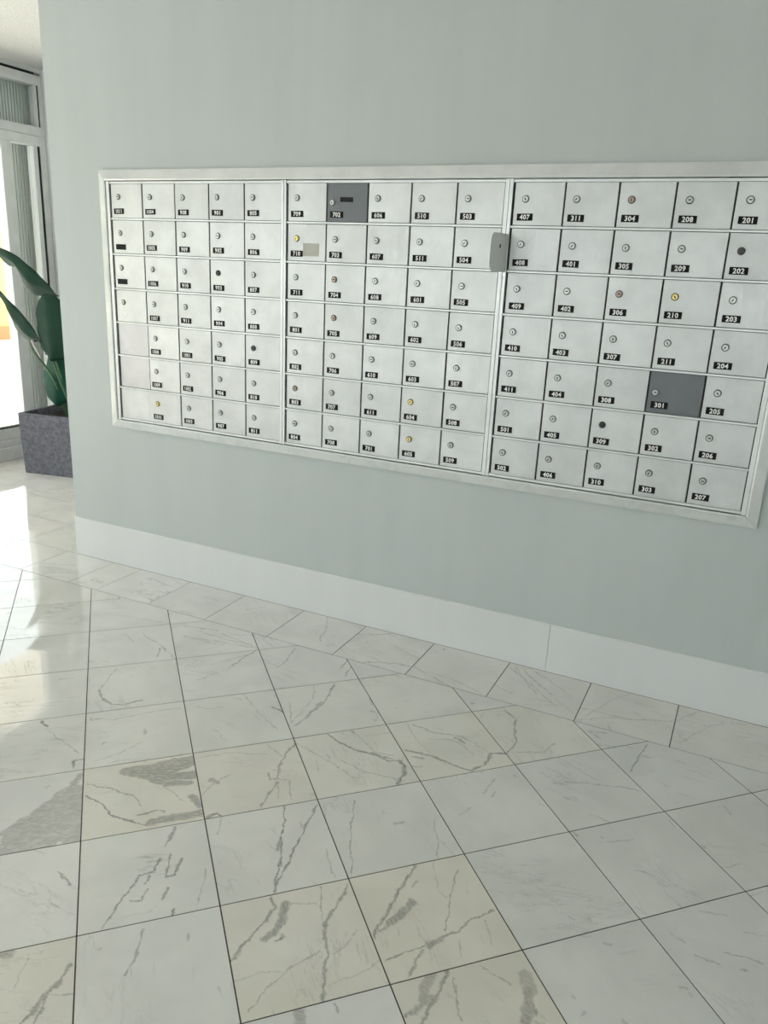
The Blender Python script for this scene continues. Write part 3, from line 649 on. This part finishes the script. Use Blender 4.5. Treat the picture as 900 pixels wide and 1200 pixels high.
for s in 'ABC':
    a, b = UNIT[s]; sx = SECX[s]
    t = tag(empty('mailbox_bank', ((a+b)/2, 0, ZT-7*CH-.006)), LAB[s], 'mailboxes', 'banks of mailboxes side by side in one frame')
    ox, oz = t.location.x, t.location.z
    obj('back_panel', bx(a, b, FY+.0002, WY-.0002, ZT-7*CH-.0062, ZT+.0062), M_dark, t, (-ox, 0, -oz))
    obj('stile', bx(a, sx-.0028, -.0045, FY, ZT-7*CH-.0062, ZT+.0062, bevel=.0008), M_frame, t, (-ox, 0, -oz))
    obj('stile', bx(sx+5*CW+.0006, b, -.0045, FY, ZT-7*CH-.0062, ZT+.0062, bevel=.0008), M_frame, t, (-ox, 0, -oz))
    for r in range(8):
        z = ZT-r*CH; e = .0035 if 0 < r < 7 else .0045
        obj('rail', bx(sx-.0026, sx+5*CW+.0004, -.0028, FY, z-e, z+e, bevel=.0008), M_frame, t, (-ox, 0, -oz))
    for c in range(5):
        for r in range(7):
            n = NUM[s][c][r]
            if n == '-' and r == 6: continue           # covered by the double-width door beside it
            x = sx+c*CW+.0030; z = ZT-(r+1)*CH+.0046
            if n == '-':
                o = obj('blank_panel', bx(0, CW-.0052, -.0022, 0, 0, CH-.0092), M_panel, t, (x-ox, FY, z-oz)); o['tone'] = random.uniform(-.03, .05)
                o['label'] = 'plain aluminium blank panel without lock'; continue
            wide = n is not None and n.startswith('W')
            if wide: n = n[1:]; x0 = x-CW
            else: x0 = x
            me = DOORW if wide else DOOR
            d = link('mailbox_door', me, t, (x0-ox+random.uniform(-.0004, .0004), FY-random.choice((0, 0, 0, .0006)), z-oz)); d['tone'] = random.uniform(-.05, .05)
            if n in ('702', '301'):
                d.material_slots[0].link = 'OBJECT'; d.material_slots[0].material = M_grey; d['label'] = 'dark grey replacement door numbered ' + n
            if wide: d['label'] = 'double-width door numbered 1010'
            lx, lz = (.0237, .070) if n in ('702', '301') else (.0400+random.uniform(-.0015, .0015), .0550+random.uniform(-.001, .001))
            lx += x-x0
            lm = LOCKM.get(n, M_lock); k = link('lock', get_lock(lm, random.randrange(4)), d, (lx-.0030, -.0052, CH-.0046-lz))
            if lm is M_brass: k['label'] = 'brass lock'
            elif lm is M_lockd: k['label'] = 'blackened lock'
            elif lm is M_bronze: k['label'] = 'brownish lock'
            if n is not None:
                p = link('number_plate', plate_mesh(n), d, (.0420-.0030+(x-x0)+random.uniform(-.0012, .0012), -.0052, CH-.0046-.1105+random.uniform(-.001, .001)))
                p.rotation_euler.y = random.uniform(-.02, .02)
                p['label'] = ('black number plate reading ' + n) if n else 'black number plate with no number'
            if n == '702':
                q = obj('name_slot', bx(.052, .104, -.0062, -.0052, .068, .0835), M_black, d); q['label'] = 'black name slot'
            if n == '710':
                q = obj('sticker', bx(.066, .135, -.0056, -.0052, .018, .064), M_sticker, d); q['label'] = 'faded square sticker'
            if n is None:
                for (u, v) in ((.030, .028), (.052, .028), (.044, .018)): obj('rivet_hole', bx(u, u+.0022, -.0055, -.0052, v, v+.0022), M_dark, d)
# surrounding trim, mitred at the corners
XA, XB, ZA, ZB = -1.898, .7747, .6740, 1.7457
xa, xb, za, zb = UNIT['A'][0]-.0008, UNIT['C'][1]+.0008, ZT-7*CH-.0078, ZT+.0075
tr = tag(empty('mailbox_surround', ((XA+XB)/2, 0, ZA)), 'brushed aluminium frame surrounding all three mailbox banks on the sage wall', 'frame')
def trim(outer, inner, m):
    bm = bmesh.new(); yo, yi = -.006, -.0100
    # outer pair, inner pair: front faces slope up to a ridge near the inner edge
    def v(p, y): return bm.verts.new((p[0]-(XA+XB)/2, y, p[1]-ZA))
    mid = [tuple(o_+(i_-o_)*.85 for o_, i_ in zip(o, i)) for o, i in zip(outer, inner)]
    A = [v(outer[0], WY-.0003), v(outer[1], WY-.0003)]; B = [v(outer[0], yo), v(outer[1], yo)]; C = [v(mid[0], yi), v(mid[1], yi)]
    D = [v(inner[0], yi+.002), v(inner[1], yi+.002)]; E = [v(inner[0], WY-.0003), v(inner[1], WY-.0003)]
    for p, q in ((A, B), (B, C), (C, D), (D, E), (E, A)): bm.faces.new((p[0], p[1], q[1], q[0]))
    bm.faces.new((A[0], B[0], C[0], D[0], E[0])); bm.faces.new((A[1], E[1], D[1], C[1], B[1]))
    return obj('frame_strip', bm, m, tr)
e = .0006
trim([(XA+e, ZB), (XB-e, ZB)], [(xa+e, zb), (xb-e, zb)], M_trim)
trim([(XA+e, ZA), (XB-e, ZA)], [(xa+e, za), (xb-e, za)], M_trim_p)['label'] = 'lower strip smeared with wall paint'
trim([(XA, ZA+e), (XA, ZB-e)], [(xa, za+e), (xa, zb-e)], M_trim_p)['label'] = 'strip smeared with wall paint'
trim([(XB, ZA+e), (XB, ZB-e)], [(xb, za+e), (xb, zb-e)], M_trim)
# small grey flap standing out from the post beside box 408
bm = bmesh.new(); n = 8; w_, h_, r_ = .125, .120, .030
pts = []
for cx_, cz_, a0 in ((w_-r_, h_-r_, 0), (0, h_, None), (0, 0, None), (w_-r_, r_, -math.pi/2)):
    if a0 is None: pts.append((cx_, cz_)); continue
    for k in range(n+1): t_ = a0+math.pi/2*k/n; pts.append((cx_+r_*math.cos(t_), cz_+r_*math.sin(t_)))
A = [bm.verts.new((-.0022, -p[0], p[1])) for p in pts]; B = [bm.verts.new((.0022, -p[0], p[1])) for p in pts]
bm.faces.new(A); bm.faces.new(B[::-1])
for i in range(len(pts)): bm.faces.new((A[i], A[(i+1)%len(pts)], B[(i+1)%len(pts)], B[i]))
fp = empty('hinged_flap', (SECX['C']-.009, -.0052, 1.414)); tag(fp, 'small grey flap with rounded corners sticking out from the post between two mailbox banks', 'flap')
fp.rotation_euler.z = -.12
obj('flap_plate', bm, M_flap, fp)
bm = bmesh.new(); box(bm, .0022, .0030, -.058, -.050, .074, .086); q = obj('keyhole', bm, M_key, fp)
bm = bmesh.new(); box(bm, -.003, .003, -.004, .001, .03, .09); q = obj('hinge', bm, M_frame, fp)

# ------------------------------------------------------------------ glazing on the left
Y1 = 1.678
win = struct(empty('window_1', (XL, Y1, 0)))
def wp(name, y0, y1, z0, z1, m, x0=-.07, x1=0.0, bevel=.002): return obj(name, bx(x0, x1, y0-Y1, y1-Y1, z0, z1, bevel=bevel), m, win)
YE = YN+.02
wp('head_rail', YE, Y1, 2.497, 2.560, M_wframe); wp('head_gasket', YE, 1.62, 2.5602, 2.574, M_gasket, -.05, .004, 0)
wp('transom_rail', YE, Y1, 2.180, 2.238, M_wframe, -.07, .006); wp('transom_rail', YE, Y1, 2.116, 2.1785, M_wframe, -.07, .002)
wp('jamb', 1.630, Y1, .15, 2.4965, M_wframe, -.07, .004); wp('jamb_gasket', 1.607, 1.6295, .15, 2.115, M_gasket, -.06, -.006, 0)
wp('jamb_gasket', 1.632, 1.642, 2.2385, 2.4965, M_gasket, -.006, .006, 0)
wp('door_stile', 1.570, 1.6065, .2275, 2.1155, M_wwhite, -.06, .002)
wp('mullion', 1.352, 1.394, .2275, 2.1155, M_wframe, -.07, .0); wp('mullion', 1.304, 1.3515, .2275, 2.1155, M_wwhite, -.07, .006)
wp('sill_step', YE, Y1, .0005, .089, M_wframe, -.09, .045); wp('sill_step', YE, Y1, .0895, .138, M_wframe, -.09, .022)
wp('bottom_rail', YE, 1.6295, .1385, .2165, M_wframe, -.07, .0); wp('sill_gasket', YE, 1.6065, .2168, .2272, M_gasket, -.05, -.002, 0)
wp('transom_pane', YE+.01, 1.6295, 2.2385, 2.4965, M_glass, -.038, -.032, 0)
wp('pane', 1.3945, 1.5695, .2275, 2.1155, M_glass, -.038, -.032, 0)
ym = [1.3035, -.02, -1.40, -2.78, -4.16, -5.54, YE]
for k in range(len(ym)-1):
    if k: wp('mullion', ym[k]-.0445, ym[k]-.0005, .2275, 2.1155, M_wframe)
    wp('pane', ym[k+1], ym[k]-(.045 if k else .0005), .2275, 2.1155, M_glass, -.038, -.032, 0)
struct(obj('wall_left', bx(XL-.12, XL-.0, YN-.15, YB-.001, 2.575, ZC+.4), M_white_wall))
# ribbed storm shutters just outside the glass
def ribs(name, y0, y1, z0, z1, pitch, label, group):
    bm = bmesh.new(); n = int((y1-y0)/pitch)
    box(bm, -.003, 0, 0, n*pitch, 0, z1-z0, mi=1)
    for k in range(n): box(bm, .0002, .012, k*pitch, (k+.66)*pitch, 0, z1-z0)
    o = obj(name, bm, [M_shutter, M_shutdark], None, (XL-.135, y0, z0)); return tag(o, label, 'shutter', group)
ribs('ribbed_shutter', -5.5, 2.3, 2.16, 2.60, .024, 'grey ribbed shutter behind the narrow upper window pane', None)
ribs('ribbed_shutter', 1.44, 2.0, .02, 2.159, .024, 'tall grey ribbed shutter folded behind the glass door edge', None)

# ------------------------------------------------------------------ outdoors
struct(obj('pavement', bx(-30, XL-.121, -14, 22, -.12, -.02), mat('paver_joint', (.42, .40, .38), .9)))
M_paver = mat('sandy_paver', (.72, .64, .50), .85)
_n = noise(M_paver, pos(M_paver), 2.5, 4, .6); L(M_paver, mixc(M_paver, ramp(M_paver, _n.outputs[0], .3, .7), (.78, .76, .72), (.78, .72, .62)), pb(M_paver).inputs['Base Color'])
bm = bmesh.new()
for i in range(30):
    for j in range(40):
        y = -3+j*.32+(.16 if i % 2 else 0); x = XL-.16-i*.24
        box(bm, x-.23, x-.005, y, y+.31, -.02, -.004)
tag(obj('paver', bm, M_paver, bpy.data.objects['pavement']), kind='stuff')
gw = tag(empty('garden_wall', (-11.2, 2, 0)), 'sunlit yellow garden wall with a terracotta base seen through the glass', 'wall')
obj('wall_body', bx(-.12, .12, -12, 16, .22, 2.55), M_outwall, gw); obj('plinth', bx(-.16, .16, -12, 16, -.02, .2195), M_cope, gw); obj('coping', bx(-.16, .16, -12, 16, 2.5505, 2.62), M_base, gw)
struct(obj('trim_1', bx(-6.4, XL-.121, YN-4, 7, 3.0, 3.2), M_soffit))
struct(obj('wall_outer', bx(XL-.12, XL+.05, YB+.151, 7, 0, 3.0), M_white_wall))

# ------------------------------------------------------------------ potted plant
pl = tag(empty('potted_plant', (-3.424, 1.250, 0)), 'broad-leaved green plant in a square charcoal planter beside the glass', 'plant')
pl.rotation_euler.z = 0
def planter():
    bm = bmesh.new(); ang = .199; hs, hi, H = .275, .255, .405
    def ring(s, z):
        return [bm.verts.new((x*s*math.cos(ang)-y*s*math.sin(ang), x*s*math.sin(ang)+y*s*math.cos(ang), z)) for x, y in ((-1,-1),(1,-1),(1,1),(-1,1))]
    r0, r1, r2, r3 = ring(hs*.955, .0005), ring(hs, H), ring(hi, H), ring(hi*.98, .06)
    for p, q in ((r0, r1), (r1, r2), (r2, r3)):
        for i in range(4): bm.faces.new((p[i], p[(i+1)%4], q[(i+1)%4], q[i]))
    bm.faces.new(r0[::-1]); bm.faces.new(r3)
    bmesh.ops.bevel(bm, geom=[e for e in bm.edges if e.calc_face_angle(0) > .6], offset=.004, segments=2, affect='EDGES')
    obj('planter_box', bm, M_planter, pl)
    bm = bmesh.new(); s = .252; prev = None; G = 14; g = [[None]*(G+1) for _ in range(G+1)]
    for i in range(G+1):
        for j in range(G+1):
            x, y = (i/G*2-1)*s*.97, (j/G*2-1)*s*.97
            g[i][j] = bm.verts.new((x*math.cos(ang)-y*math.sin(ang), x*math.sin(ang)+y*math.cos(ang), .355+random.uniform(-.006, .012)))
    for i in range(G):
        for j in range(G): bm.faces.new((g[i][j], g[i+1][j], g[i+1][j+1], g[i][j+1]))
    obj('soil', bm, M_soil, pl)
planter()
PO = Vector((-3.424, 1.250, 0))
def lerp_poly(P, t):
    d = [0]
    for a, b in zip(P, P[1:]): d.append(d[-1]+(Vector(b)-Vector(a)).length)
    x = t*d[-1]
    for k in range(len(P)-1):
        if x <= d[k+1] or k == len(P)-2:
            u = (x-d[k])/max(1e-6, d[k+1]-d[k]); return Vector(P[k]).lerp(Vector(P[k+1]), u)
def leaf(e1, e2, ys, fold=.03, curl=.0, m=None, n=16, k=8, label=None):
    """Blade between two edge curves given as (x, z); ys = depth from base to tip; folded along the midrib."""
    bm = bmesh.new(); uv = bm.loops.layers.uv.new('UVMap'); g = []
    for i in range(n+1):
        t = i/n; a = lerp_poly([(p[0], p[1], 0) for p in e1], t); b = lerp_poly([(p[0], p[1], 0) for p in e2], t); y0 = ys[0]+(ys[1]-ys[0])*t
        row = []
        for j in range(k+1):
            s = j/k; p = a.lerp(b, s); y = y0-fold*(1-abs(2*s-1))*math.sin(math.pi*min(1, max(0, t*.9+.05)))+curl*(s-.5)+.004*math.sin(t*23+s*5)
            row.append(bm.verts.new(Vector((p.x, y, p.y))-PO))
        g.append(row)
    for i in range(n):
        for j in range(k):
            f = bm.faces.new((g[i][j], g[i][j+1], g[i+1][j+1], g[i+1][j])); f.smooth = True
            for lp, (uu, vv) in zip(f.loops, ((i, j), (i, j+1), (i+1, j+1), (i+1, j))): lp[uv].uv = (uu/n*2+abs(vv/k-.5)*1.2, vv/k)
    o = obj('leaf', bm, m or M_leaf, pl); s = o.modifiers.new('thickness', 'SOLIDIFY'); s.thickness = .0018
    if label: o['label'] = label
    return o
leaf([(-3.42,1.160),(-3.474,1.232),(-3.564,1.301),(-3.669,1.376),(-3.778,1.425),(-3.86,1.443),(-3.945,1.447)], [(-3.425,1.156),(-3.543,1.149),(-3.643,1.149),(-3.693,1.179),(-3.726,1.231),(-3.745,1.316),(-3.831,1.328),(-3.902,1.384),(-3.95,1.44)], (1.14, 1.08), .035, .05)
leaf([(-3.46,.790),(-3.446,.823),(-3.508,.936),(-3.573,1.028),(-3.642,1.087),(-3.724,1.167),(-3.80,1.200)], [(-3.462,.788),(-3.478,.812),(-3.532,.87),(-3.61,.854),(-3.67,.871),(-3.724,.937),(-3.762,1.059),(-3.792,1.121),(-3.81,1.195)], (1.06, .98), .035, .06)
leaf([(-3.40,.755),(-3.481,.846),(-3.501,.936),(-3.513,1.041),(-3.486,1.127),(-3.444,1.165)], [(-3.385,.753),(-3.30,.781),(-3.255,.90),(-3.25,.995),(-3.280,1.117),(-3.357,1.155),(-3.44,1.167)], (1.03, 1.05), .04, .03)
leaf([(-3.492,.440),(-3.558,.482),(-3.605,.551),(-3.603,.636),(-3.57,.724),(-3.52,.822),(-3.47,.86)], [(-3.488,.442),(-3.41,.487),(-3.37,.58),(-3.362,.659),(-3.403,.80),(-3.46,.86)], (1.13, 1.16), .035, .03, M_leaf2)
leaf([(-3.40,.80),(-3.50,.95),(-3.54,1.10),(-3.50,1.20),(-3.42,1.28)], [(-3.39,.80),(-3.33,.9),(-3.30,1.05),(-3.35,1.2),(-3.41,1.28)], (1.22, 1.30), .03, .05, M_leaf2)
leaf([(-3.25,.75),(-3.22,.95),(-3.15,1.1),(-3.05,1.22)], [(-3.24,.75),(-3.10,.80),(-3.0,.95),(-2.99,1.1),(-3.04,1.22)], (1.22, 1.10), .03, -.04)
leaf([(-3.35,1.0),(-3.40,1.2),(-3.36,1.4),(-3.25,1.55)], [(-3.34,1.0),(-3.20,1.1),(-3.14,1.3),(-3.24,1.55)], (1.34, 1.42), .03, .03)
leaf([(-3.30,.48),(-3.36,.6),(-3.33,.75),(-3.25,.84)], [(-3.29,.48),(-3.18,.55),(-3.16,.7),(-3.24,.84)], (1.18, 1.12), .03, .02, M_leaf2)
def stem(P, r0, r1, name='stem', m=None):
    bm = bmesh.new(); n = 7; rings = []
    P = [Vector(p) for p in P]
    Q = []
    for i in range(len(P)-1):
        a = P[max(0, i-1)]; b = P[i]; c = P[i+1]; d = P[min(len(P)-1, i+2)]
        for s in range(4):
            t = s/4; Q.append(.5*((2*b)+(c-a)*t+(2*a-5*b+4*c-d)*t*t+(3*b-a-3*c+d)*t**3))
    Q.append(P[-1])
    for i, p in enumerate(Q):
        t = (Q[min(i+1, len(Q)-1)]-Q[max(i-1, 0)]).normalized(); u = t.orthogonal().normalized(); v = t.cross(u); r = r0+(r1-r0)*i/(len(Q)-1)
        rings.append([bm.verts.new(p+r*(u*math.cos(2*math.pi*k/n)+v*math.sin(2*math.pi*k/n))-PO) for k in range(n)])
    for a, b in zip(rings, rings[1:]):
        # match the nearest start so that the tube does not twist
        k0 = min(range(n), key=lambda k: (a[0].co-b[k].co).length); b[:] = b[k0:]+b[:k0]
        if (a[1].co-b[1].co).length > (a[1].co-b[-1].co).length: b[:] = [b[0]]+b[1:][::-1]
        for k in range(n): bm.faces.new((a[k], a[(k+1)%n], b[(k+1)%n], b[k])).smooth = True
    bm.faces.new(rings[0]); bm.faces.new(rings[-1]); return obj(name, bm, m or M_stem, pl)
stem([(-3.46,1.18,.36),(-3.47,1.12,.56),(-3.50,1.08,.68),(-3.56,1.03,.80),(-3.58,1.02,.87)], .010, .004)
stem([(-3.43,1.20,.36),(-3.44,1.14,.60),(-3.47,1.10,.85),(-3.46,1.12,1.05),(-3.44,1.14,1.16)], .011, .004)
stem([(-3.40,1.19,.36),(-3.39,1.10,.55),(-3.40,1.05,.70),(-3.392,1.03,.76)], .010, .005)
stem([(-3.45,1.22,.36),(-3.48,1.18,.40),(-3.49,1.135,.445)], .009, .005)
stem([(-3.40,1.24,.36),(-3.40,1.24,.6),(-3.395,1.22,.80)], .010, .005)
stem([(-3.36,1.24,.36),(-3.30,1.24,.55),(-3.245,1.22,.75)], .010, .005)
stem([(-3.37,1.28,.36),(-3.36,1.31,.7),(-3.345,1.34,1.0)], .010, .005)
stem([(-3.36,1.22,.36),(-3.32,1.20,.42),(-3.295,1.18,.48)], .008, .005)
stem([(-3.545,1.010,.875),(-3.52,1.005,.84),(-3.475,1.01,.765)], .011, .004, 'bract', M_bud)
